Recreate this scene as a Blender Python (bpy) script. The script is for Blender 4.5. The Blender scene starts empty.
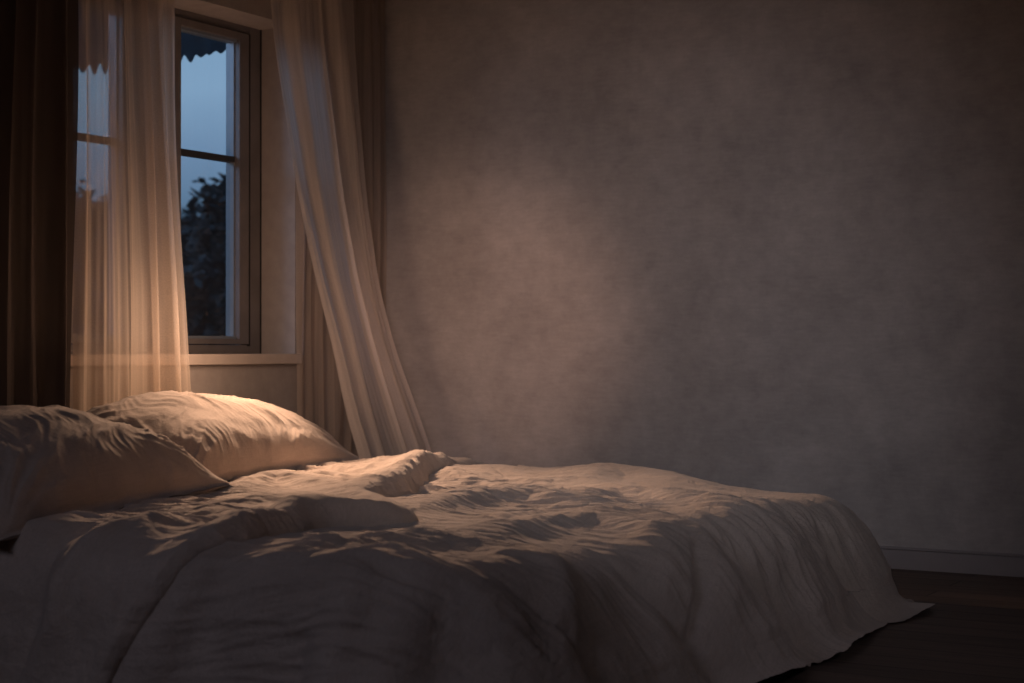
import bpy, bmesh, math, random
import numpy as np
from mathutils import Vector

random.seed(4)
C = bpy.context.scene.collection
sc = bpy.context.scene
F = 1700.0          # focal length in pixels of a 1024 px wide frame
H = 0.80            # eye height
HORIZON = 350.0
WX = -4.176         # window wall plane
BY = 6.096          # back wall plane
CEIL = 2.5

# ---------------------------------------------------------------- helpers
def ray_angle(u):                      # heading of photo column u, measured from +Y
    return math.radians(30.0) - math.atan((u-512.0)/F)

def on_x(u, x):                        # y of the point of photo column u on plane x
    return -x/math.tan(ray_angle(u))

def depth(x, y):
    return -x*0.5 + y*0.8660254

def z_at(v, x, y):
    return H + (HORIZON-v)/F*depth(x, y)

def plan(u, v, z):                     # photo point on the horizontal plane z
    D = (H-z)*F/(v-HORIZON); X = (u-512.0)/F*D
    return (-0.5*D+0.8660254*X, 0.8660254*D+0.5*X)

def link(o, parent=None):
    C.objects.link(o)
    if parent: o.parent = parent
    return o

def props(o, label=None, cat=None, group=None, kind=None):
    for k, v in (('label', label), ('category', cat), ('group', group), ('kind', kind)):
        if v: o[k] = v
    return o

def empty(name, loc):
    o = bpy.data.objects.new(name, None); o.location = loc; o.empty_display_size = .1
    return link(o)

def mesh_np(name, co, faces, m, parent=None, smooth=True):
    co = np.asarray(co, dtype=np.float32).reshape(-1, 3)
    if parent is not None: co = co - np.array(parent.location, dtype=np.float32)
    faces = np.asarray(faces, dtype=np.int32)
    me = bpy.data.meshes.new(name)
    me.vertices.add(len(co)); me.vertices.foreach_set('co', co.ravel())
    k = faces.shape[1]
    me.loops.add(faces.size); me.loops.foreach_set('vertex_index', faces.ravel())
    me.polygons.add(len(faces)); me.polygons.foreach_set('loop_start', np.arange(0, faces.size, k, dtype=np.int32))
    me.update(calc_edges=True); me.validate()
    me.polygons.foreach_set('use_smooth', np.full(len(me.polygons), smooth))
    me.materials.append(m)
    o = bpy.data.objects.new(name, me)
    return link(o, parent)

def grid_faces(n, m, wrap=False):
    i = np.arange(n-1)[:, None]; j = np.arange(m-1)[None, :]
    a = i*m+j
    f = np.stack([a, a+m, a+m+1, a+1], -1).reshape(-1, 4)
    if wrap:
        ii = np.arange(n-1); a = ii*m+(m-1)
        f = np.concatenate([f, np.stack([a, a+m, (ii+1)*m, ii*m], -1)])
    return f

class MB:
    def __init__(s): s.bm = bmesh.new()
    def box(s, x0, x1, y0, y1, z0, z1, bev=0.0):
        b = bmesh.new(); bmesh.ops.create_cube(b, size=1)
        for v in b.verts:
            v.co = Vector(((x0+x1)/2+v.co.x*(x1-x0), (y0+y1)/2+v.co.y*(y1-y0), (z0+z1)/2+v.co.z*(z1-z0)))
        if bev: bmesh.ops.bevel(b, geom=b.edges[:], offset=bev, segments=2, affect='EDGES', profile=.7)
        t = bpy.data.meshes.new('t'); b.to_mesh(t); b.free(); s.bm.from_mesh(t); bpy.data.meshes.remove(t)
        return s
    def cyl(s, p, q, r, seg=16, r2=None):
        p, q = Vector(p), Vector(q); d = q-p
        g = bmesh.ops.create_cone(s.bm, cap_ends=True, segments=seg, radius1=r, radius2=r if r2 is None else r2, depth=d.length)
        R = d.to_track_quat('Z', 'Y').to_matrix().to_4x4(); R.translation = (p+q)/2
        bmesh.ops.transform(s.bm, matrix=R, verts=g['verts'])
        return s
    def build(s, name, m, parent=None, smooth=False):
        if parent is not None: bmesh.ops.translate(s.bm, verts=s.bm.verts, vec=-Vector(parent.location))
        me = bpy.data.meshes.new(name); s.bm.to_mesh(me); s.bm.free()
        for p in me.polygons: p.use_smooth = smooth
        me.materials.append(m)
        return link(bpy.data.objects.new(name, me), parent)

# 2-D gradient noise, vectorised
def _h(ix, iy, seed):
    h = (ix.astype(np.int64)*374761393 + iy.astype(np.int64)*668265263 + seed*974711) & 0xffffffff
    h = ((h ^ (h >> 13))*1274126177) & 0xffffffff
    h = h ^ (h >> 16)
    return (h & 0xffff)/65535.0*2*math.pi
def noise(x, y, seed=0):
    x = np.asarray(x, float); y = np.asarray(y, float)
    ix = np.floor(x); iy = np.floor(y); fx = x-ix; fy = y-iy
    sx = fx*fx*fx*(fx*(fx*6-15)+10); sy = fy*fy*fy*(fy*(fy*6-15)+10)
    def g(a, b):
        t = _h(ix+a, iy+b, seed); return np.cos(t)*(fx-a)+np.sin(t)*(fy-b)
    n0 = g(0, 0)*(1-sx)+g(1, 0)*sx; n1 = g(0, 1)*(1-sx)+g(1, 1)*sx
    return (n0*(1-sy)+n1*sy)*1.5
def sstep(a, b, x):
    t = np.clip((x-a)/(b-a), 0, 1); return t*t*(3-2*t)

# ---------------------------------------------------------------- materials
def new_mat(name):
    m = bpy.data.materials.new(name); m.use_nodes = True
    nt = m.node_tree; nt.nodes.clear()
    return m, nt, nt.nodes, nt.links
def N(ns, t, **kw):
    n = ns.new(t)
    for k, v in kw.items():
        if k in n.inputs: n.inputs[k].default_value = v
        else: setattr(n, k, v)
    return n
def ramp(ns, stops):
    r = ns.new('ShaderNodeValToRGB'); e = r.color_ramp.elements
    e.remove(e[1]); e[0].position = stops[0][0]; e[0].color = (*stops[0][1], 1)
    for p, c in stops[1:]:
        q = e.new(p); q.color = (*c, 1)
    return r
def coords(ns, ls, scale=(1, 1, 1), rot=(0, 0, 0)):
    t = ns.new('ShaderNodeTexCoord'); mp = ns.new('ShaderNodeMapping')
    mp.inputs['Scale'].default_value = scale; mp.inputs['Rotation'].default_value = rot
    ls.new(t.outputs['Object'], mp.inputs['Vector'])
    return mp.outputs['Vector']

def mat_linen(name, c1, c2, bump=.35, sheen=.25):
    m, nt, ns, ls = new_mat(name)
    o = ns.new('ShaderNodeOutputMaterial'); b = N(ns, 'ShaderNodeBsdfPrincipled', Roughness=.92)
    b.inputs['Specular IOR Level'].default_value = .12
    b.inputs['Sheen Weight'].default_value = sheen; b.inputs['Sheen Roughness'].default_value = .5
    v = coords(ns, ls)
    n1 = N(ns, 'ShaderNodeTexNoise', Scale=5.0, Detail=5.0, Roughness=.6); ls.new(v, n1.inputs['Vector'])
    # slubs: threads stretched along either direction
    va = coords(ns, ls, (14, 330, 330)); vb = coords(ns, ls, (330, 14, 60))
    na = N(ns, 'ShaderNodeTexNoise', Scale=1.0, Detail=2.0); ls.new(va, na.inputs['Vector'])
    nb = N(ns, 'ShaderNodeTexNoise', Scale=1.0, Detail=2.0); ls.new(vb, nb.inputs['Vector'])
    ad = N(ns, 'ShaderNodeMath', operation='ADD'); ls.new(na.outputs['Fac'], ad.inputs[0]); ls.new(nb.outputs['Fac'], ad.inputs[1])
    ml = N(ns, 'ShaderNodeMath', operation='MULTIPLY'); ml.inputs[1].default_value = .5; ls.new(ad.outputs[0], ml.inputs[0])
    mx = N(ns, 'ShaderNodeMath', operation='MULTIPLY_ADD'); mx.inputs[1].default_value = .5
    hf = N(ns, 'ShaderNodeMath', operation='MULTIPLY'); hf.inputs[1].default_value = .5
    ls.new(n1.outputs['Fac'], hf.inputs[0]); ls.new(ml.outputs[0], mx.inputs[0]); ls.new(hf.outputs[0], mx.inputs[2])
    r = ramp(ns, [(.38, c2), (.62, c1)]); ls.new(mx.outputs[0], r.inputs['Fac'])
    ls.new(r.outputs['Color'], b.inputs['Base Color'])
    # crumple bump + weave bump
    n2 = N(ns, 'ShaderNodeTexNoise', Scale=26.0, Detail=6.0, Roughness=.62, Distortion=.6); ls.new(v, n2.inputs['Vector'])
    b1 = N(ns, 'ShaderNodeBump', Strength=bump, Distance=.03); ls.new(n2.outputs['Fac'], b1.inputs['Height'])
    b2 = N(ns, 'ShaderNodeBump', Strength=.35, Distance=.002); ls.new(ml.outputs[0], b2.inputs['Height']); ls.new(b1.outputs[0], b2.inputs['Normal'])
    ls.new(b2.outputs[0], b.inputs['Normal']); ls.new(b.outputs[0], o.inputs['Surface'])
    return m

def mat_sheer(name, col, opacity, grazing, trans=.6, weave=.12):
    m, nt, ns, ls = new_mat(name)
    o = ns.new('ShaderNodeOutputMaterial')
    d = N(ns, 'ShaderNodeBsdfDiffuse', Color=(*col, 1)); t = N(ns, 'ShaderNodeBsdfTranslucent', Color=(*col, 1))
    a = N(ns, 'ShaderNodeMixShader'); a.inputs[0].default_value = trans
    ls.new(d.outputs[0], a.inputs[1]); ls.new(t.outputs[0], a.inputs[2])
    tr = N(ns, 'ShaderNodeBsdfTransparent'); lw = N(ns, 'ShaderNodeLayerWeight', Blend=.35)
    tcu = ns.new('ShaderNodeTexCoord')
    def uvmap(sx, sy):
        mp = ns.new('ShaderNodeMapping'); mp.inputs['Scale'].default_value = (sx, sy, 1); ls.new(tcu.outputs['UV'], mp.inputs['Vector']); return mp.outputs[0]
    v = uvmap(48, 1.6); n1 = N(ns, 'ShaderNodeTexNoise', Scale=1.0, Detail=3.0); ls.new(v, n1.inputs['Vector'])
    v2 = uvmap(260, 200); n2 = N(ns, 'ShaderNodeTexNoise', Scale=1.0, Detail=1.0); ls.new(v2, n2.inputs['Vector'])
    mr = N(ns, 'ShaderNodeMapRange'); ls.new(lw.outputs['Facing'], mr.inputs['Value'])
    mr.inputs['To Min'].default_value = opacity; mr.inputs['To Max'].default_value = grazing
    s1 = N(ns, 'ShaderNodeMath', operation='SUBTRACT'); s1.inputs[1].default_value = .5; ls.new(n1.outputs['Fac'], s1.inputs[0])
    s2 = N(ns, 'ShaderNodeMath', operation='MULTIPLY_ADD'); s2.inputs[1].default_value = weave*3
    ls.new(s1.outputs[0], s2.inputs[0]); ls.new(mr.outputs[0], s2.inputs[2])
    s3 = N(ns, 'ShaderNodeMath', operation='SUBTRACT'); s3.inputs[1].default_value = .5; ls.new(n2.outputs['Fac'], s3.inputs[0])
    s4 = N(ns, 'ShaderNodeMath', operation='MULTIPLY_ADD', use_clamp=True); s4.inputs[1].default_value = weave*2
    ls.new(s3.outputs[0], s4.inputs[0]); ls.new(s2.outputs[0], s4.inputs[2])
    mx = N(ns, 'ShaderNodeMixShader'); ls.new(s4.outputs[0], mx.inputs[0]); ls.new(tr.outputs[0], mx.inputs[1]); ls.new(a.outputs[0], mx.inputs[2])
    ls.new(mx.outputs[0], o.inputs['Surface'])
    return m

def mat_plain(name, col, rough=.6, var=.12, scale=8.0, bump=.05, spec=.3, stretch=(1, 1, 1)):
    m, nt, ns, ls = new_mat(name)
    o = ns.new('ShaderNodeOutputMaterial'); b = N(ns, 'ShaderNodeBsdfPrincipled', Roughness=rough)
    b.inputs['Specular IOR Level'].default_value = spec
    v = coords(ns, ls, stretch); n = N(ns, 'ShaderNodeTexNoise', Scale=scale, Detail=6.0, Roughness=.6); ls.new(v, n.inputs['Vector'])
    r = ramp(ns, [(.3, tuple(c*(1-var) for c in col)), (.7, tuple(min(1, c*(1+var)) for c in col))])
    ls.new(n.outputs['Fac'], r.inputs['Fac']); ls.new(r.outputs['Color'], b.inputs['Base Color'])
    bp = N(ns, 'ShaderNodeBump', Strength=bump, Distance=.01); ls.new(n.outputs['Fac'], bp.inputs['Height'])
    ls.new(bp.outputs[0], b.inputs['Normal']); ls.new(b.outputs[0], o.inputs['Surface'])
    return m

def mat_plaster():
    m, nt, ns, ls = new_mat('mottled_plaster')
    o = ns.new('ShaderNodeOutputMaterial'); b = N(ns, 'ShaderNodeBsdfPrincipled', Roughness=.9)
    b.inputs['Specular IOR Level'].default_value = .15
    v = coords(ns, ls)
    n1 = N(ns, 'ShaderNodeTexNoise', Scale=3.2, Detail=8.0, Roughness=.62, Distortion=.3); ls.new(v, n1.inputs['Vector'])
    n2 = N(ns, 'ShaderNodeTexNoise', Scale=13.0, Detail=9.0, Roughness=.75); ls.new(v, n2.inputs['Vector'])
    v3 = coords(ns, ls, (12, 12, 60)); n3 = N(ns, 'ShaderNodeTexNoise', Scale=1.5, Detail=4.0, Roughness=.6); ls.new(v3, n3.inputs['Vector'])
    a = N(ns, 'ShaderNodeMath', operation='MULTIPLY'); a.inputs[1].default_value = .45; ls.new(n1.outputs['Fac'], a.inputs[0])
    c = N(ns, 'ShaderNodeMath', operation='MULTIPLY_ADD'); c.inputs[1].default_value = .38; ls.new(n2.outputs['Fac'], c.inputs[0]); ls.new(a.outputs[0], c.inputs[2])
    d = N(ns, 'ShaderNodeMath', operation='MULTIPLY_ADD'); d.inputs[1].default_value = .17; ls.new(n3.outputs['Fac'], d.inputs[0]); ls.new(c.outputs[0], d.inputs[2])
    r = ramp(ns, [(.38, (.325, .312, .312)), (.51, (.405, .388, .388)), (.63, (.485, .465, .462))])
    ls.new(d.outputs[0], r.inputs['Fac']); ls.new(r.outputs['Color'], b.inputs['Base Color'])
    n4 = N(ns, 'ShaderNodeTexNoise', Scale=120.0, Detail=4.0, Roughness=.7); ls.new(v, n4.inputs['Vector'])
    b1 = N(ns, 'ShaderNodeBump', Strength=.12, Distance=.02); ls.new(n2.outputs['Fac'], b1.inputs['Height'])
    b2 = N(ns, 'ShaderNodeBump', Strength=.25, Distance=.003); ls.new(n4.outputs['Fac'], b2.inputs['Height']); ls.new(b1.outputs[0], b2.inputs['Normal'])
    ls.new(b2.outputs[0], b.inputs['Normal']); ls.new(b.outputs[0], o.inputs['Surface'])
    return m

def mat_floor():
    m, nt, ns, ls = new_mat('dark_floor_boards')
    o = ns.new('ShaderNodeOutputMaterial'); b = N(ns, 'ShaderNodeBsdfPrincipled', Roughness=.55)
    b.inputs['Specular IOR Level'].default_value = .25
    v = coords(ns, ls)
    br = N(ns, 'ShaderNodeTexBrick', Scale=1.0); ls.new(v, br.inputs['Vector'])
    br.inputs['Color1'].default_value = (.16, .118, .098, 1); br.inputs['Color2'].default_value = (.115, .084, .070, 1)
    br.inputs['Mortar'].default_value = (.012, .009, .008, 1)
    br.inputs['Mortar Size'].default_value = .003; br.inputs['Brick Width'].default_value = 1.6; br.inputs['Row Height'].default_value = .14
    v2 = coords(ns, ls, (1.2, 22, 1)); n = N(ns, 'ShaderNodeTexNoise', Scale=2.5, Detail=8.0, Roughness=.65, Distortion=.4); ls.new(v2, n.inputs['Vector'])
    r = ramp(ns, [(.3, (.55, .55, .55)), (.7, (1.25, 1.2, 1.15))]); ls.new(n.outputs['Fac'], r.inputs['Fac'])
    mx = N(ns, 'ShaderNodeMix', data_type='RGBA', blend_type='MULTIPLY'); mx.inputs[0].default_value = 1.0
    ls.new(br.outputs['Color'], mx.inputs[6]); ls.new(r.outputs['Color'], mx.inputs[7]); ls.new(mx.outputs[2], b.inputs['Base Color'])
    bp = N(ns, 'ShaderNodeBump', Strength=.25, Distance=.003); ls.new(n.outputs['Fac'], bp.inputs['Height'])
    ls.new(bp.outputs[0], b.inputs['Normal']); ls.new(b.outputs[0], o.inputs['Surface'])
    return m

def mat_glass():
    m, nt, ns, ls = new_mat('window_glass')
    o = ns.new('ShaderNodeOutputMaterial'); t = N(ns, 'ShaderNodeBsdfTransparent', Color=(.9, .95, .98, 1))
    g = N(ns, 'ShaderNodeBsdfGlossy', Roughness=.03); mx = ns.new('ShaderNodeMixShader')
    mx.inputs[0].default_value = .05
    ls.new(t.outputs[0], mx.inputs[1]); ls.new(g.outputs[0], mx.inputs[2])
    ls.new(mx.outputs[0], o.inputs['Surface'])
    return m

M = dict(
    duvet=mat_linen('crumpled_oat_linen', (.60, .515, .455), (.47, .395, .345)),
    sheet=mat_linen('folded_oat_linen', (.62, .53, .465), (.49, .41, .355)),
    pillow=mat_linen('pillow_linen', (.61, .51, .44), (.49, .40, .34), bump=.16),
    mattress=mat_plain('mattress_ticking', (.5, .45, .4), .9),
    base=mat_plain('dark_bed_base', (.08, .055, .04), .6),
    sheer=mat_sheer('warm_sheer_voile', (.88, .76, .64), .62, .98, .5),
    sheer2=mat_sheer('soft_sheer_voile', (.88, .80, .73), .74, .97, .46),
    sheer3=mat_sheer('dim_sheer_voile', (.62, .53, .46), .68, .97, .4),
    heavy=mat_sheer('heavy_brown_curtain', (.16, .138, .13), .97, 1.0, .2, .02),
    plaster=mat_plaster(),
    wall_light=mat_plain('window_wall_paint', (.40, .365, .35), .85, .08, 20, .15, .15),
    sill=mat_plain('window_board_paint', (.56, .49, .44), .6, .08, 10, .05),
    frame=mat_plain('window_frame_paint', (.20, .185, .185), .5, .15, 6, .08, .35),
    bead=mat_plain('glazing_bead_paint', (.22, .27, .33), .35, .1, 8, .03, .5),
    bar=mat_plain('dark_glazing_bar', (.05, .055, .062), .6),
    gap_shade=mat_plain('painted_gap_shade', (.02, .02, .022), .6),  # near-black that paints the shade of the frame gaps
    skirting=mat_plain('skirting_paint', (.30, .28, .29), .55, .06, 8, .04),
    ceiling=mat_plain('ceiling_paint', (.14, .13, .13), .9),
    floor=mat_floor(), glass=mat_glass(),
    awning=mat_plain('awning_canvas', (.035, .05, .068), .9, .3, 12),
    leaf=mat_plain('dusk_foliage', (.075, .10, .115), .8, .5, 3, 0),  # leaf colour lifted towards blue to stand in for haze
    leaf2=mat_plain('dusk_foliage_haze', (.17, .21, .25), .8, .5, 3, 0),  # paler copy with distance haze put into the leaf colour
    bark=mat_plain('dark_bark', (.05, .04, .035), .9),
    grass=mat_plain('dusk_lawn', (.03, .045, .035), .95),
)

# ---------------------------------------------------------------- setting
def struct(o): o['kind'] = 'structure'; return o
XR, YF = 2.4, -1.0
WT = .28                                  # window wall thickness
YR = on_x(295, WX)                        # right edge of the window recess
YL = 4.16; ZB, ZT = .745, 2.105
FX = WX-.174                              # front face of the window frame
struct(MB().box(WX-WT, XR+.1, YF-.1, BY+.1, -.1, 0).build('floor', M['floor']))
struct(MB().box(WX-WT, XR+.1, YF-.1, BY+.1, CEIL, CEIL+.1).build('ceiling', M['ceiling']))
struct(MB().box(WX-WT, XR+.1, BY, BY+.1, 0, CEIL).build('wall_back', M['plaster']))
struct(MB().box(XR, XR+.1, YF, BY, 0, CEIL).build('wall_right', M['plaster']))
struct(MB().box(WX, XR+.1, YF-.1, YF, 0, CEIL).build('wall_front', M['plaster']))
struct(MB().box(WX-WT, WX, YF, YL, 0, CEIL).box(WX-WT, WX, YR, BY, 0, CEIL)
       .box(WX-WT, WX, YL, YR, 0, ZB).box(WX-WT, WX, YL, YR, ZT, CEIL).build('wall_left', M['wall_light']))
b = MB().box(WX+.001, XR, BY-.014, BY, 0, .070, .0015).box(WX+.001, XR, BY-.017, BY, .072, .080, .002)
struct(b.build('baseboard_back', M['skirting']))
struct(MB().box(WX, WX+.014, YF, BY-.015, 0, .08, .002).build('baseboard_left', M['skirting']))

win = struct(empty('window_1', (FX, (YL+YR)/2, ZB)))
MB().box(FX-.10, WX+.035, YL-.0, YR, ZB, ZB+.040, .004).build('window_sill', M['sill'], win)
yo0, yo1, zo0, zo1 = YL, YR, ZB+.04, ZT     # outer frame outline
fw = .076
fr = MB().box(FX-.07, FX, yo0, yo0+fw, zo0, zo1, .003).box(FX-.07, FX, yo1-fw, yo1, zo0, zo1, .003)
fr.box(FX-.07, FX, yo0+fw, yo1-fw, zo0, zo0+.035, .003).box(FX-.07, FX, yo0+fw, yo1-fw, zo1-.03, zo1, .003)
fr.build('window_frame', M['frame'], win)
MB().box(FX-.03, FX+.004, yo1-fw-.012, yo1-fw+.004, zo0+.03, zo1-.03, .002).box(FX-.03, FX+.004, yo1-.006, yo1, zo0, zo1, .001).build('window_gap_shade', M['gap_shade'], win)  # dark strips added as painted shade for the gaps beside the right frame post
yi1 = 5.340; st = yo1-fw-.012       # right edge of the right pane, right edge of right sash
ym0, ym1 = 4.67, 4.99                       # inner stiles meeting in the middle
mid = (ym0+ym1)/2
def sash(y0, y1, g0, g1):
    z0, z1 = zo0+.038, zo1-.033
    gz0, gz1 = .845, 2.042
    s = MB().box(FX-.062, FX+.010, y0, g0, z0, z1, .004).box(FX-.062, FX+.010, g1, y1, z0, z1, .004)
    s.box(FX-.062, FX+.010, g0-.002, g1+.002, z0, gz0, .004).box(FX-.062, FX+.010, g0-.002, g1+.002, gz1, z1, .004)
    so = s.build('sash', M['frame'], win)
    t = MB().box(FX-.056, FX-.006, g0-.001, g0+.010, gz0, gz1, .001).box(FX-.056, FX-.016, g1-.006, g1+.001, gz0, gz1, .001)
    t.box(FX-.056, FX-.006, g0, g1, gz0-.001, gz0+.010, .001).box(FX-.056, FX-.006, g0, g1, gz1-.010, gz1+.001, .001)
    a = t.build('glazing_bead', M['bead'], None); a.parent = so
    a.location = tuple(-Vector(win.location))
    zc = 1.563
    a = MB().box(FX-.050, FX-.014, g0, g1, zc-.012, zc+.012, .003).build('glazing_bar', M['bar'], None); a.parent = so
    a.location = tuple(-Vector(win.location))
    a = MB().box(FX-.036, FX-.032, g0, g1, gz0, gz1).build('window_pane', M['glass'], None); a.parent = so
    a.location = tuple(-Vector(win.location))
sash(yo0+fw+.012, mid-.003, 4.42, ym0)
sash(mid+.003, st, ym1, yi1)

# ---------------------------------------------------------------- bed and its linen
XF, YN, YFAR, RC = -1.86, 2.90, 5.08, .20   # foot / near / far lines where the linen starts to turn down
ZTOP = .375
bed = props(empty('bed', (-3.0, 4.0, 0)), 'low wide bed pushed against the window wall, hidden under rumpled linen', 'bed')
MB().box(-3.98, XF-.04, YN+.03, YFAR-.03, .15, ZTOP-.085, .05).build('mattress', M['mattress'], bed)
MB().box(-3.98, XF-.02, YN+.02, YFAR-.02, .06, .15, .01).build('bed_base', M['base'], bed)
for x in (-3.85, XF-.15):
    for y in (YN+.15, YFAR-.15):
        MB().cyl((x, y, 0), (x, y, .06), .03).build('leg', M['base'], bed)

CAMDIR = np.array([.5, -.8660254])           # towards the viewer, for lee sides of the folds
def ridge_field(x, y, ridges):
    out = np.zeros_like(x)
    for pts, wn, wf, hgt in ridges:          # wn: width on the near side, wf: on the far side
        P = np.array(pts, float); n = len(P)
        cum = np.concatenate([[0], np.cumsum(np.hypot(*np.diff(P, axis=0).T))]); L = cum[-1]
        bd = np.full_like(x, 1e9); bs = np.zeros_like(x); bt = np.zeros_like(x)
        mask = (x > P[:, 0].min()-.5) & (x < P[:, 0].max()+.5) & (y > P[:, 1].min()-.5) & (y < P[:, 1].max()+.5)
        if not mask.any(): continue
        xm, ym = x[mask], y[mask]; bd = np.full_like(xm, 1e9); bs = np.zeros_like(xm); bt = np.zeros_like(xm)
        for k in range(n-1):
            ax, ay = P[k]; dx, dy = P[k+1]-P[k]; l2 = dx*dx+dy*dy
            t = np.clip(((xm-ax)*dx+(ym-ay)*dy)/l2, 0, 1)
            ex, ey = xm-ax-t*dx, ym-ay-t*dy; d = np.hypot(ex, ey)
            s = np.sign(dx*ey-dy*ex)
            near = np.sign(dx*CAMDIR[1]-dy*CAMDIR[0]); s = s*near
            c = d < bd
            bd[c] = d[c]; bs[c] = s[c]; bt[c] = (cum[k]+t[c]*math.sqrt(l2))/L
        w = np.where(bs > 0, wn, wf)
        # smooth crossover
        prof = np.exp(-(bd/w)**2)
        fade = np.clip(np.sin(np.pi*np.clip(bt*.94+.03, 0, 1)), 0, 1)**.6
        out[mask] += hgt*prof*fade
    return out
def R(pts, wn, wf, h): return ([plan(u, v, .39) for u, v in pts], wn, wf, h)
DR = [
    R([(420, 508), (450, 502), (485, 496), (535, 495), (600, 502)], .05, .13, .034),
    R([(580, 494), (615, 488), (650, 490), (700, 497), (750, 508)], .05, .14, .030),
    R([(480, 527), (520, 518), (548, 514), (598, 511), (652, 517), (687, 526), (719, 540)], .055, .13, .036),
    R([(390, 540), (420, 536), (445, 533), (490, 535), (548, 546)], .05, .11, .022),
    R([(560, 543), (590, 545), (620, 551), (650, 562)], .045, .10, .022),
    R([(470, 512), (520, 510), (560, 509)], .03, .06, .012),
    R([(580, 477), (615, 472), (650, 474), (690, 482)], .10, .16, .035),
    R([(440, 480), (490, 471), (530, 474)], .10, .16, .022),
    R([(500, 506), (560, 503), (620, 506), (680, 515), (730, 528)], .022, .05, .012),
    R([(640, 503), (690, 506), (740, 516), (775, 530)], .022, .05, .012),
    R([(560, 487), (620, 498), (660, 500)], .02, .05, .010),
    R([(220, 575), (300, 556), (360, 548), (430, 549), (500, 552)], .05, .09, .014),
    R([(300, 548), (340, 540), (400, 534), (460, 527)], .03, .06, .012),
    R([(450, 560), (520, 560), (560, 570)], .04, .08, .014),
    R([(430, 486), (480, 480), (540, 481)], .03, .06, .014),
    R([(440, 466), (452, 478), (500, 484), (540, 488)], .03, .06, .012),
    R([(700, 492), (760, 497), (800, 508)], .03, .06, .012),
    ([(-1.74, 3.86), (-1.60, 3.74), (-1.46, 3.62), (-1.30, 3.50)], .022, .020, -.045),
    ([(-1.78, 3.94), (-1.60, 3.82), (-1.40, 3.66)], .05, .05, .025),
    ([(-2.16, 3.02), (-2.20, 2.85), (-2.22, 2.70), (-2.20, 2.50)], .040, .060, .014),
    ([(-1.98, 2.98), (-1.99, 2.80), (-1.96, 2.66), (-1.93, 2.50)], .040, .070, .013),
    ([(-2.36, 2.92), (-2.36, 2.78), (-2.42, 2.62), (-2.45, 2.50)], .035, .04, .018),
    ([(-1.86, 3.30), (-1.72, 3.20), (-1.60, 3.08), (-1.50, 2.98)], .04, .05, .026),
    ([(-1.80, 4.30), (-1.68, 4.22), (-1.52, 4.14)], .035, .05, .018),
    ([(-1.80, 4.62), (-1.66, 4.55), (-1.54, 4.50)], .03, .05, .016),
]
def wrinkles(a, b):
    """height of the linen over unfolded coordinates (a along the bed, b across)"""
    wx = noise(a*1.7, b*1.7, 11)*.12; wy = noise(a*1.7, b*1.7, 12)*.12
    x, y = a+wx, b+wy
    h = noise(a*1.5, b*1.5, 1)*.016
    th = math.radians(28); p = x*math.cos(th)+y*math.sin(th); q = -x*math.sin(th)+y*math.cos(th)
    foot = sstep(-2.75, -2.1, a)
    side = sstep(YN+.15, YN-.15, b)
    def layer(p, q, fp, fq, seed, amp, sharp=1.6):
        n = noise(p*fp, q*fq, seed)
        return amp*(np.clip(1-np.abs(n)*1.7, 0, 1)**sharp)
    mod = .45+.9*np.clip(noise(a*1.3, b*1.3, 33)+.4, 0, 1)
    top = layer(p, q, 1.9, 7.0, 3, .019) + layer(p, q, 4.2, 17, 4, .0070) + layer(p, q, 8, 36, 5, .0042) + layer(p+.3*q, q-.3*p, 13, 60, 17, .0022)
    th2 = math.radians(8); p2 = x*math.cos(th2)+y*math.sin(th2); q2 = -x*math.sin(th2)+y*math.cos(th2)
    ft = layer(p2, q2, 1.6, 8, 6, .015) + layer(p2, q2, 2.6, 24, 7, .0095, 1.5) + layer(p2, q2, 5, 52, 8, .0042)
    th3 = math.radians(68); p3 = x*math.cos(th3)+y*math.sin(th3); q3 = -x*math.sin(th3)+y*math.cos(th3)
    sd = layer(p3, q3, 1.6, 4.5, 13, .018) + layer(p3, q3, 4, 11, 14, .006) + layer(p3, q3, 7, 20, 15, .0015)
    ws = side*(1-foot); wf = foot; wt = np.clip(1-ws-wf, 0, 1)
    h = h + mod*(top*wt+ft*wf+sd*ws)
    h = h + noise(a*14, b*14, 21)*.0022 + noise(a*32, b*32, 22)*.0010
    return h-.034*sstep(-2.6, -1.75, a)
def hang_folds(a, b, t, ang_n):
    """slow vertical folds that grow down the drop; a,b = boundary point, ang_n = arc coordinate"""
    g = sstep(.0, .30, t)
    s = ang_n + t*.25
    f = noise(s*2.6, t*.6, 41)*.085 + noise(s*6.3, t*1.0, 42)*.032 + noise(s*15, t*1.5, 43)*.004
    # gathered lobes between notches along the foot
    isf = sstep(XF-.35, XF-.1, a)
    nt_ = [2.6, 3.12, 3.60, 4.05, 4.80, 5.45]
    bb = np.clip(b-.25*t+.10, 2.61, 5.44)
    k = np.clip(np.searchsorted(nt_, bb)-1, 0, 4); lo = np.take(nt_, k); hi = np.take(nt_, k+1)
    lobe = np.sin(np.pi*(bb-lo)/(hi-lo))**.55
    return g*(f*(1-.45*isf)+isf*(.085*lobe-.045))

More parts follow.
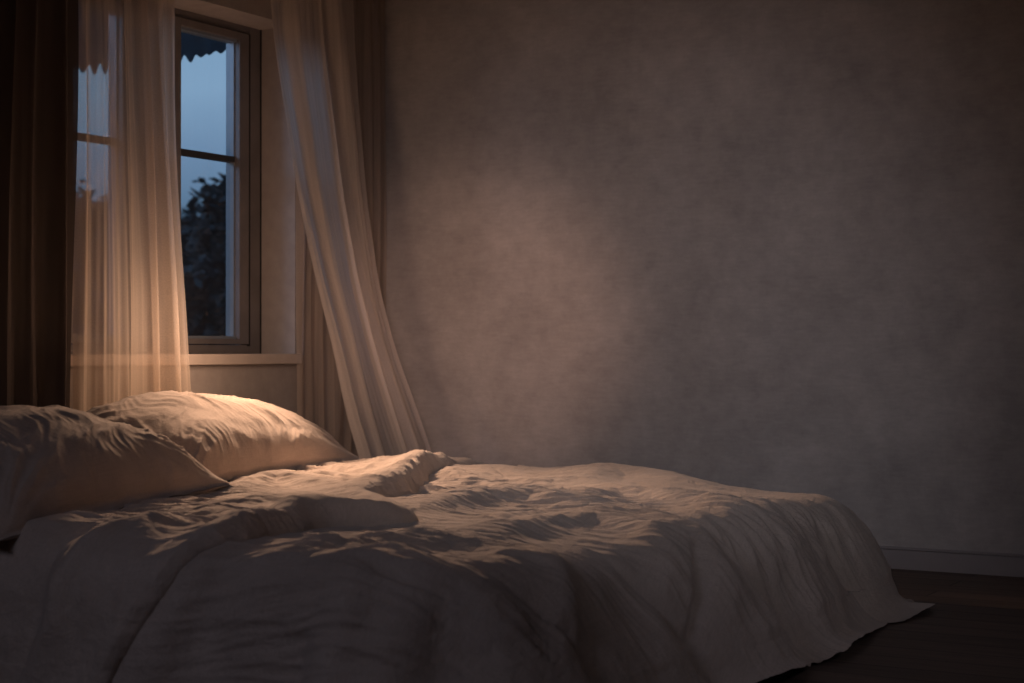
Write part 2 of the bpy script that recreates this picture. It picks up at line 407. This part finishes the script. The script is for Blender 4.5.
def drape(B, nrm, sarc, T, nt, flare, lift, ridges, zt=ZTOP, curl=0.):
    """rings beyond the edge. B (n,2), nrm (n,2), sarc (n,), T (n,) cloth drop; returns co (n,nt,3)"""
    n = len(B); tt = np.linspace(0, 1, nt)
    pos_o = np.zeros(n); pos_z = np.full(n, zt); out = np.zeros((n, nt, 3)); tn = np.zeros((n, nt, 2))
    ths = np.zeros(n)
    for k in range(nt):
        t = tt[k]*T
        if k:
            dt = T/(nt-1)
            want = (math.pi/2-flare)*sstep(-.02, .25, t)
            # bend out over the boards when the floor is near
            room = np.clip((pos_z-.014)/.05, 0, 1)
            want = want*np.sqrt(room)
            ths = want
            pos_o = pos_o+np.cos(ths)*dt; pos_z = np.maximum(pos_z-np.sin(ths)*dt, .012)
        out[:, k, 0] = pos_o; out[:, k, 1] = pos_z; out[:, k, 2] = t
        tn[:, k, 0] = np.sin(ths); tn[:, k, 1] = np.cos(ths)
    t = out[..., 2]
    a = B[:, 0:1]+nrm[:, 0:1]*t; b = B[:, 1:2]+nrm[:, 1:2]*t
    hgt = wrinkles(a, b)+ridge_field(a, b, ridges)+lift(a, b); hgt = hgt*(1-.65*sstep(.22, .45, t))
    fold = hang_folds(B[:, 0:1], B[:, 1:2], t, sarc[:, None])
    onfloor = sstep(.10, .02, out[..., 1])
    dn = hgt+fold*(1-.75*onfloor)
    o = out[..., 0]+tn[..., 0]*dn+fold*onfloor*.6
    z = out[..., 1]+tn[..., 1]*np.where(onfloor > 0, hgt+np.maximum(fold, 0)*.3, dn)
    z = np.maximum(z, .006+hgt*.4*onfloor+.004)
    co = np.stack([B[:, 0:1]+nrm[:, 0:1]*o, B[:, 1:2]+nrm[:, 1:2]*o, z], -1)
    return co

# --- duvet: U-shaped outline (near side, foot, far side)
XH = -3.97
pts, nrm = [], []
def seg(p, q, n, nv):
    for k in range(n):
        f = k/n; pts.append((p[0]+(q[0]-p[0])*f, p[1]+(q[1]-p[1])*f)); nrm.append(nv)
seg((XH, YN), (XF-RC, YN), 300, (0, -1))
for k in range(70):
    a = -math.pi/2+math.pi/2*k/70; pts.append((XF-RC+RC*math.cos(a), YN+RC+RC*math.sin(a))); nrm.append((math.cos(a), math.sin(a)))
seg((XF, YN+RC), (XF, YFAR-RC), 420, (1, 0))
for k in range(80):
    a = math.pi/2*k/80; pts.append((XF-RC+RC*math.cos(a), YFAR-RC+RC*math.sin(a))); nrm.append((math.cos(a), math.sin(a)))
seg((XF-RC, YFAR), (XH, YFAR), 260, (0, 1)); pts.append((XH, YFAR)); nrm.append((0, 1))
Bd = np.array(pts); Nn = np.array(nrm)
sarc = np.concatenate([[0], np.cumsum(np.hypot(*np.diff(Bd, axis=0).T)+np.hypot(*np.diff(Nn, axis=0).T)*.3)])
NR = 260
yc = (YN+YFAR)/2
spine = np.stack([np.clip(Bd[:, 0], XH, XF-1.05), np.full(len(Bd), yc)], -1)
rho = np.linspace(0, 1, NR)[None, :, None]
inner = spine[:, None, :]*(1-rho)+Bd[:, None, :]*rho
nolift = lambda a, b: 0*a
ihgt = wrinkles(inner[..., 0], inner[..., 1])+ridge_field(inner[..., 0], inner[..., 1], DR)
ico = np.concatenate([inner, (ZTOP+ihgt)[..., None]], -1)
isfoot = np.abs(Nn[:, 0])
farc = (Nn[:, 1] > .0)&(Nn[:, 0] > .05)
ang = np.arctan2(Nn[:, 1], Nn[:, 0])
cornerF = np.exp(-((ang-math.radians(35))/math.radians(15))**2)*(Nn[:, 0] > 0.001)
cornerN = np.exp(-((ang+math.radians(45))/math.radians(25))**2)*(Nn[:, 0] > 0.001)
T = .48+.055*isfoot+.03*noise(sarc*2.2, sarc*0+.3, 51)+.075*cornerF+.10*cornerN
T = np.where((Nn[:, 1] > .5), np.minimum(T, .36+.2*cornerF), T)
flare = math.radians(9)+math.radians(22)*isfoot**.7*(.9+.35*noise(sarc*1.9, sarc*0+.7, 52))
flare = np.where(Nn[:, 1] > .9, math.radians(4), flare)
oco = drape(Bd, Nn, sarc, T, 120, flare, nolift, DR)
co = np.concatenate([ico, oco[:, 1:]], 1)
co = co[:, :, :]
nS, nK = co.shape[:2]
dv = mesh_np('duvet', co, grid_faces(nS, nK)[:, ::-1], M['duvet'])
props(dv, 'large rumpled oat linen duvet covering the bed and spilling over its foot onto the floor', 'duvet')

# --- folded-back linen sheet lying over the head half of the duvet
EB = [(2.2, -2.62), (2.55, -2.52), (2.75, -2.41), (2.9, -2.37), (3.1, -2.37), (3.25, -2.40), (3.36, -2.33), (3.5, -2.26), (3.60, -2.40), (3.74, -2.61), (3.9, -2.66), (4.07, -2.70), (4.3, -2.80), (4.58, -2.95), (4.9, -3.06), (5.2, -3.04), (5.6, -3.04)]
eb = np.array(EB)
def edge_a(b): 
    k = np.zeros_like(b)
    for d in (-.05, -.025, 0, .025, .05): k = k+np.interp(b+d, eb[:, 0], eb[:, 1])/5
    return k+.012*noise(b*9, b*0, 61)
nq, QL = 330, None
q = np.linspace(0, 1, nq)
q = q**1.5                                    # denser near the free edge
tb_near = np.linspace(.44, 0, 110)[:-1]; b_top = np.linspace(YN, YFAR, 420); tb_far = np.linspace(0, .22, 40)[1:]
rows = []
SR = [
    R([(262, 534), (285, 527), (300, 518), (322, 511), (350, 511), (378, 516)], .05, .07, .022),
    R([(195, 560), (205, 548), (225, 538), (250, 531), (288, 532)], .045, .06, .018),
    R([(290, 484), (320, 492), (350, 496), (385, 492), (410, 480), (432, 470)], .08, .10, .020),
    R([(395, 480), (405, 470), (425, 465), (460, 466)], .10, .12, .030),
    R([(232, 500), (250, 490), (275, 486), (300, 489), (330, 492)], .04, .06, .020),
    R([(225, 515), (260, 508), (300, 507), (320, 504)], .03, .05, .012),
    R([(180, 530), (220, 520), (260, 518)], .03, .05, .010),
    R([(320, 480), (340, 476), (370, 474), (390, 470)], .03, .05, .010),
    R([(120, 545), (150, 530), (190, 520), (230, 515)], .03, .05, .012),
    R([(20, 550), (60, 535), (120, 525)], .03, .06, .010),
    ([(-2.60, 3.02), (-2.66, 2.86), (-2.70, 2.70), (-2.74, 2.50)], .035, .05, .030),
    ([(-2.84, 2.98), (-2.90, 2.80), (-2.92, 2.50)], .04, .05, .028),
    ([(-2.72, 2.96), (-2.78, 2.78), (-2.82, 2.50)], .02, .03, -.018),
]
ALLR = DR+SR
def lip(dist, b):
    """extra height as a function of distance inside the free edge"""
    hb = np.interp(b, [2.4, 2.9, 3.02, 3.14, 3.22, 3.32, 3.40, 3.48, 3.55, 3.65, 3.8, 4.0, 4.3, 4.6, 4.85, 5.1, 5.3], [.018, .018, .024, .020, .036, .052, .038, .018, .010, .012, .020, .030, .034, .030, .016, .008, .006])
    e = np.sqrt(np.clip(dist/.022, 0, 1))*.017 - .003
    roll = hb*np.sqrt(np.clip(dist/.035, 0, 1))*np.exp(-(np.clip(dist-.05, 0, 9)/.085)**2)
    return e+roll
bs = np.concatenate([YN-tb_near, b_top, YFAR+tb_far])
ea = edge_a(bs)
A = ea[:, None]+(XH+.01-ea[:, None])*q[None, :]
Bb = np.repeat(bs[:, None], nq, 1)
dist = ea[:, None]-A
base_h = wrinkles(A, Bb)+ridge_field(A, Bb, DR)+(ridge_field(A, Bb, SR)+.003)*sstep(.004, .05, dist)+lip(dist, Bb)+.006*noise(A*5, Bb*5, 71)*sstep(0, .15, dist)
sco = np.zeros(A.shape+(3,))
mt = (bs >= YN) & (bs <= YFAR)
sco[mt] = np.stack([A[mt], Bb[mt], ZTOP+base_h[mt]], -1)
def side(mask, ysign, YE, tvals, fl):
    # columns: per a value a drape from the edge; evaluated at given t for each row
    idx = np.where(mask)[0]
    for i in idx:
        t = abs(bs[i]-YE)
        n = 60; tt = np.linspace(0, t, n); o = 0.; z = ZTOP; th = 0.
        for k in range(1, n):
            dt = t/(n-1)
            th = (math.pi/2-fl)*float(sstep(-.02, .25, tt[k]))*math.sqrt(min(1, max(0, (z-.014)/.05)))
            o += math.cos(th)*dt; z = max(z-math.sin(th)*dt, .012)
        # arc coordinate must equal the duvet's so both share their folds
        s = (A[i]-XH) if ysign < 0 else (sarc[-1]-(A[i]-XH))
        fold = hang_folds(A[i], A[i]*0, np.full_like(A[i], t), s)
        onf = float(sstep(.10, .02, z)); dn = base_h[i]+fold*(1-.75*onf)
        oo = o+math.sin(th)*dn+fold*onf*.6
        sco[i, :, 0] = A[i]; sco[i, :, 1] = YE+ysign*oo
        zz = z+math.cos(th)*(dn if onf == 0 else base_h[i]+np.maximum(fold, 0)*.3)
        sco[i, :, 2] = np.maximum(zz, .014)
side(bs < YN, -1, YN, None, math.radians(9))
side(bs > YFAR, 1, YFAR, None, math.radians(4))
sh = mesh_np('linen_sheet', sco, grid_faces(len(bs), nq), M['sheet'])
props(sh, 'crumpled linen top sheet folded back over the duvet below the pillows', 'sheet')

# ---------------------------------------------------------------- pillows
def make_pillow(label, loc, rot, L, W, TH, seed, sag=0., full=2.7):
    n, m = 200, 150
    out = []
    u = np.linspace(-1, 1, n)[:, None]+np.zeros((1, m)); v = np.linspace(-1, 1, m)[None, :]+np.zeros((n, 1))
    # outline: sides bow inwards between drawn-out corners
    X = L/2*u*(1-.055*(1-v**2)-.0*u**2); Y = W/2*v*(1-.085*(1-np.abs(u)**2.4))
    prof = ((1-np.abs(u)**np.where(u < 0, full, 2.7))**.85)*((1-np.abs(v)**2.4)**.58)
    rc = np.zeros_like(u)
    for cx, cy in ((1, 1), (1, -1), (-1, 1), (-1, -1)):
        dx, dy = (u-cx)*L/2, (v-cy)*W/2; r = np.hypot(dx, dy)+1e-4; a = np.arctan2(dy, dx)
        rc += np.exp(-((r-.18)/.14)**2)*(np.clip(1-np.abs(noise(a*4.5, r*1.2, seed+int(cx+2*cy)+7))*2, 0, 1)**1.4)*.012
    wl = L/2*u+noise(u*2, v*2, seed+1)*.08; ww = W/2*v+noise(u*2, v*2, seed+2)*.08
    th = math.radians(55); p = wl*math.cos(th)+ww*math.sin(th); q_ = -wl*math.sin(th)+ww*math.cos(th)
    wr = .009*np.clip(1-np.abs(noise(p*3, q_*8, seed+3))*1.8, 0, 1)**1.5+.0035*np.clip(1-np.abs(noise(p*5, q_*16, seed+4))*1.8, 0, 1)**1.5
    wr += .0032*np.clip(1-np.abs(noise(p*9, q_*38, seed+6))*1.8, 0, 1)
    edgew = np.clip(prof*3, 0, 1)
    mod = .35+.9*np.clip(noise(u*1.6, v*1.6, seed+9)+.45, 0, 1)
    seam = .004*noise(u*8, v*8, seed+5)*(1-edgew)
    top = TH*.78*prof+(wr*mod+rc)*edgew+noise(u*1.8, v*1.8, seed)*.014*edgew+seam
    bot = -TH*.22*np.minimum(prof*1.25, 1)**.8+seam-.0005
    # puckered seam
    X = X+.004*noise(u*7, v*7, seed+7); Y = Y+.004*noise(u*7, v*7, seed+8)
    top = top-sag*(u**2)*TH; bot = bot-sag*(u**2)*TH*.4
    co = np.concatenate([np.stack([X, Y, top], -1).reshape(-1, 3), np.stack([X, Y, bot], -1).reshape(-1, 3)])
    f = grid_faces(n, m); f2 = f[:, ::-1]+n*m
    # stitch rim
    rim = [i*m for i in range(n)]+[(n-1)*m+j for j in range(1, m)]+[i*m+m-1 for i in range(n-2, -1, -1)]+[j for j in range(m-2, 0, -1)]
    rf = [(rim[k], rim[(k+1) % len(rim)], rim[(k+1) % len(rim)]+n*m, rim[k]+n*m) for k in range(len(rim))]
    o = mesh_np('pillow', co, np.concatenate([f, f2, np.array(rf)]), M['pillow'])
    o.location = loc; o.rotation_euler = rot
    return props(o, label, 'pillow', 'linen pillows at the head of the bed')
# local X = pillow length (set along +Y), local Y = towards the wall
make_pillow('far linen pillow below the window, its pointed corner towards the sweeping curtain', (-3.622, 4.26, .445), (math.radians(7), 0, math.radians(104)), 1.40, .60, .26, 100, full=4.5)
make_pillow('near shaded linen pillow at the left edge, in front of the brighter far pillow', (-3.25, 3.14, .438), (math.radians(6), math.radians(-3), math.radians(98)), 1.0, .64, .262, 200)

# ---------------------------------------------------------------- curtains
def curtain(name, label, cat, top_pts, knots, mat, nfold, amp, seed, ncol=260, nrow=160, group=None, cres=1.0, spread=None):
    """knots: list of (z, (xl, yl), (xr, yr)) giving both selvedges at height z, from the ceiling down"""
    zs = np.linspace(CEIL-.03, .015, nrow)
    K = sorted(knots, key=lambda k: k[0]); kz = [k[0] for k in K]
    ix = lambda f: np.interp(zs, kz, [f(k) for k in K])
    def smooth(a):
        k = 9; p = np.pad(a, k, mode='edge'); ker = np.hanning(2*k+1); ker /= ker.sum()
        return np.convolve(p, ker, 'valid')
    xl, yl, xr, yr = [smooth(ix(f)) for f in (lambda k: k[1][0], lambda k: k[1][1], lambda k: k[2][0], lambda k: k[2][1])]
    s = np.linspace(0, 1, ncol)[None, :]+np.zeros((nrow, 1)); zz = zs[:, None]+0*s
    dx, dy = (xr-xl)[:, None], (yr-yl)[:, None]; L = np.hypot(dx, dy); nx, ny = dy/L, -dx/L   # normal into the room
    # fold phase: irregular spacing, nearly constant down the drop
    down = (CEIL-zz)/CEIL
    ph = 2*math.pi*nfold*(s+.09*noise(s*3.5, down*.8, seed)*np.sin(np.pi*s)*cres)+1.2*noise(s*3, down*1.6, seed+1)
    am = amp*(.25+1.1*np.clip(noise(s*3.3, down*1.1, seed+2)+.45, 0, 1))*(.6+.4*sstep(0, .3, down))
    w = np.sin(ph)
    off = am*w+amp*.45*noise(s*nfold*1.9, down*1.6, seed+3)+amp*.13*noise(s*nfold*6, down*2.2, seed+5)+amp*.9*noise(s*1.7, down*1.2, seed+4)
    slide = .30*np.cos(ph)*amp*np.sin(np.pi*s)
    X = xl[:, None]+dx*s+nx*off+dx/L*slide; Y = yl[:, None]+dy*s+ny*off+dy/L*slide
    co = np.stack([X, Y, zz], -1)
    o = mesh_np(name, co, grid_faces(nrow, ncol), mat)
    uv = o.data.uv_layers.new(name='cloth')
    vi = np.zeros(len(o.data.loops), dtype=np.int32); o.data.loops.foreach_get('vertex_index', vi)
    uu = np.stack([(s*L.mean()*1.6).ravel()[vi], (zz.ravel())[vi]], -1).astype(np.float32)
    uv.data.foreach_set('uv', uu.ravel())
    return props(o, label, cat, group)
def side_pt(u, v, x):
    y = on_x(u, x); return (z_at(v, x, y), x, y)
def edges_to_knots(left, right):
    """left/right: lists of (u, v, x); resampled on common heights"""
    Lp = sorted(side_pt(*p) for p in left); Rp = sorted(side_pt(*p) for p in right)
    ks = []
    for z in np.linspace(0, CEIL, 26):
        f = lambda P, k: float(np.interp(z, [p[0] for p in P], [p[k] for p in P]))
        ks.append((z, (f(Lp, 1), f(Lp, 2)), (f(Rp, 1), f(Rp, 2))))
    return ks
CX = -4.095
# left: heavy dark panel at the frame edge
curtain('curtain', 'dark brown curtain hanging straight at the left edge of the room', 'curtain', None,
        [(0, (CX+.075, 3.05), (CX+.075, on_x(70, CX+.075))), (CEIL, (CX+.075, 3.05), (CX+.075, on_x(77, CX+.075)))], M['heavy'], 11, .028, 300, 360)
# left: glowing sheer that hides the left half of the window
kn = edges_to_knots([(73, -60, CX-.01), (71, 560, CX-.01)],
                    [(173, -60, CX), (175, 60, CX), (178, 140, CX), (183, 230, CX), (188, 310, CX), (191, 380, CX+.01), (195, 470, CX+.02), (198, 560, CX+.02)])
curtain('sheer_curtain', 'warm glowing sheer curtain hanging over the left half of the window behind the pillows', 'curtain', None, kn, M['sheer'], 5.2, .030, 320)
# right: dim straight panel behind
kn = edges_to_knots([(300, -60, CX-.055), (298, 200, CX-.055), (297, 340, CX-.055), (299, 560, CX-.055)],
                    [(384, -60, CX-.05), (385, 250, CX-.05), (384, 560, CX-.05)])
curtain('sheer_curtain', 'dim straight sheer curtain in the room corner behind the sweeping one', 'curtain', None, kn, M['sheer3'], 8, .020, 340)
# right: front panel billowing into the room
kn = edges_to_knots([(268, -60, CX+.02), (271, 0, CX+.02), (276, 50, CX+.02), (288, 117, CX+.03), (297, 180, CX+.05), (315, 270, CX+.10), (335, 353, CX+.18), (346, 411, CX+.26), (360, 458, CX+.34), (392, 560, CX+.50)],
                    [(352, -60, CX+.02), (355, 0, CX+.02), (358, 60, CX+.03), (362, 120, CX+.04), (368, 200, CX+.08), (381, 290, CX+.14), (400, 357, CX+.22), (418, 402, CX+.30), (438, 456, CX+.42), (470, 556, CX+.62)])
curtain('sheer_curtain', 'pale sheer curtain sweeping diagonally into the room right of the window', 'curtain', None, kn, M['sheer2'], 4.0, .026, 365, cres=1.6)

# ---------------------------------------------------------------- outside
XO = WX-WT
struct(MB().box(-70, XO-.02, -10, 80, -.35, -.25).build('ground', M['grass']))
# scalloped canvas edge of a garden awning a few metres outside
def cam_plan(u, D):
    X = (u-512.0)/F*D
    return (-0.5*D+0.8660254*X, 0.8660254*D+0.5*X)
p0 = np.array(cam_plan(20, 9.6)); p1 = np.array(cam_plan(262, 8.72)); LA = float(np.hypot(*(p1-p0)))
aw = empty('awning', (float(p0[0]), float(p0[1]), 2.3))
zb = 2.36; co = []; co2 = []
nd = np.array([-(p1-p0)[1], (p1-p0)[0]])/LA
for k in range(900):
    f = k/899; d = f*LA; p = p0+(p1-p0)*f
    wv = zb-.035*abs(math.sin(math.pi*(d+.02*math.sin(d*9))/.085))**1.5*(.8+.6*math.sin(d*11+1))-.008*math.sin(d*70)
    co += [(p[0], p[1], wv), (p[0], p[1], 3.0)]; q = p+nd*1.1; co2 += [(p[0], p[1], 3.0), (q[0], q[1], 3.2)]
mesh_np('valance', co, grid_faces(900, 2), M['awning'], aw, False)
mesh_np('awning_canopy', co2, grid_faces(900, 2), M['awning'], aw, False)
for f in (0.02, .98):
    p = p0+(p1-p0)*f-nd*0
    if f < .5: p = p-(p1-p0)*.0
    q = p+nd*1.05
    MB().cyl((q[0], q[1], -.25), (q[0], q[1], 3.18), .03).build('awning_post', M['bark'], aw)
props(aw, 'dark scalloped awning edge outside across the top of the window', 'awning')

def tree(label, u, dist, vtop, rad, seed, mat):
    th = ray_angle(u); x, y = -math.sin(th)*dist, math.cos(th)*dist
    ztop = z_at(vtop, x, y); g0 = -.25
    r_ = random.Random(seed)
    root = empty('tree', (x, y, g0))
    MB().cyl((x, y, g0), (x+.1, y, g0+(ztop-g0)*.6), .13, 10, .06).build('trunk', M['bark'], root, True)
    n = 11000; zc = (ztop+g0)/2+.1; hz = (ztop-g0)/2
    cl = [(r_.gauss(0, .42)*rad, r_.gauss(0, .42)*rad, r_.uniform(-.9, .80)*hz) for _ in range(34)]
    vs, fs = [], []
    for i in range(n):
        c = cl[r_.randrange(len(cl))]; k = 1-abs(c[2]/hz)**2*.55
        px = x+c[0]*k+r_.gauss(0, .14)*rad; py = y+c[1]*k+r_.gauss(0, .14)*rad; pz = zc+c[2]+r_.gauss(0, .085)*hz
        pz = min(max(pz, g0+.05), ztop+.15)
        a, bb, s = r_.uniform(0, 6.28), r_.uniform(-1, 1), r_.uniform(.035, .075)*dist/14
        d1 = Vector((math.cos(a), math.sin(a), bb)).normalized()*s; d2 = Vector((-math.sin(a), math.cos(a), r_.uniform(-1, 1))).normalized()*s*.6
        p = Vector((px, py, pz)); b0 = len(vs); vs += [tuple(p-d1), tuple(p-d2), tuple(p+d1), tuple(p+d2)]; fs.append((b0, b0+1, b0+2, b0+3))
    mesh_np('foliage', vs, fs, mat, root, False)
    return props(root, label, 'tree', 'dusky trees beyond the window')
tree('dark rounded treetop filling the right side of the window view', 226, 22, 172, 1.6, 5, M['leaf'])
tree('lower dark bushy tree seen beside the tallest treetop through the window', 188, 29, 216, 1.9, 6, M['leaf'])
tree('dark tree seen faintly through the glowing sheer curtain', 84, 36, 190, 2.0, 7, M['leaf'])
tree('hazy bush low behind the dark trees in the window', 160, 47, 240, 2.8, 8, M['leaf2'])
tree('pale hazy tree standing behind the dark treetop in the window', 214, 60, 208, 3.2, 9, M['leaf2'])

# ---------------------------------------------------------------- world, lights, camera
w = bpy.data.worlds.new('dusk_sky'); sc.world = w; w.use_nodes = True
nt = w.node_tree; ns = nt.nodes; ls = nt.links; ns.clear()
tc = ns.new('ShaderNodeTexCoord'); sp = ns.new('ShaderNodeSeparateXYZ'); ls.new(tc.outputs['Generated'], sp.inputs[0])
cn = N(ns, 'ShaderNodeTexNoise', Scale=6.0, Detail=4.0); ls.new(tc.outputs['Generated'], cn.inputs['Vector'])
ma = N(ns, 'ShaderNodeMath', operation='MULTIPLY_ADD'); ma.inputs[1].default_value = .05; ls.new(cn.outputs['Fac'], ma.inputs[0]); ls.new(sp.outputs['Z'], ma.inputs[2])
r = ramp(ns, [(.0, (.02, .035, .06)), (.09, (.06, .11, .17)), (.135, (.13, .20, .30)), (.17, (.19, .285, .40)), (.24, (.17, .27, .39)), (.6, (.06, .10, .16))])
ls.new(ma.outputs[0], r.inputs['Fac'])
bg = N(ns, 'ShaderNodeBackground', Strength=1.45); ls.new(r.outputs['Color'], bg.inputs['Color'])
wo = ns.new('ShaderNodeOutputWorld'); ls.new(bg.outputs[0], wo.inputs[0])

def light(name, typ, loc, target, energy, col, **kw):
    l = bpy.data.lights.new(name, typ); l.energy = energy; l.color = col
    for k, v in kw.items(): setattr(l, k, v)
    o = bpy.data.objects.new(name, l); o.location = loc
    if target is not None:
        o.rotation_euler = (Vector(target)-Vector(loc)).to_track_quat('-Z', 'Y').to_euler()
    return link(o)
WARM = (1.0, .61, .39)
light('bedside_glow', 'POINT', (-3.82, 4.66, .87), None, 5.8, WARM, shadow_soft_size=.12)
light('wall_glow', 'SPOT', (-2.9, 4.2, 1.05), (-3.62, BY, .90), 40, (1.0, .55, .38), spot_size=math.radians(46), spot_blend=1.0, shadow_soft_size=.15)
light('bed_glow', 'SPOT', (-3.86, 4.68, 1.26), (-2.55, 4.0, .38), 125, WARM, spot_size=math.radians(95), spot_blend=1.0, shadow_soft_size=.09)
light('window_dusk', 'AREA', (-5.7, 3.8, 2.3), (-4.05, 5.5, 1.75), 11, (.50, .68, 1.0), size=.7)
light('foot_fill', 'SPOT', (.9, 3.4, 2.2), (-1.6, 4.3, .15), 17, (.92, .86, 1.0), spot_size=math.radians(52), spot_blend=1.0, shadow_soft_size=.4)
light('wall_wash', 'SPOT', (-1.1, 1.2, 1.9), (-2.85, BY, .78), 116, (.95, .93, 1.0), spot_size=math.radians(39), spot_blend=1.0, shadow_soft_size=.5)
light('cool_side_fill', 'SPOT', (-2.2, .2, 2.3), (-2.3, 3.1, .1), 27, (.80, .78, 1.0), spot_size=math.radians(62), spot_blend=1.0, shadow_soft_size=.45)

cam = bpy.data.cameras.new('camera'); co_ = bpy.data.objects.new('camera', cam); link(co_)
cam.sensor_width = 36; cam.lens = F*36/1024
co_.location = (0, 0, H)
pitch = math.atan((HORIZON-341.5)/F)
co_.rotation_euler = (math.pi/2+pitch, 0, math.radians(30))
cam.dof.use_dof = True; cam.dof.focus_distance = 5.2; cam.dof.aperture_fstop = 4.0
sc.camera = co_
sc.view_settings.view_transform = 'Standard'; sc.view_settings.look = 'None'
sc.view_settings.exposure = 0; sc.view_settings.gamma = 1
sc.cycles.use_denoising = True
sc.cycles.max_bounces = 8; sc.cycles.transparent_max_bounces = 16
sc.cycles.sample_clamp_indirect = 4
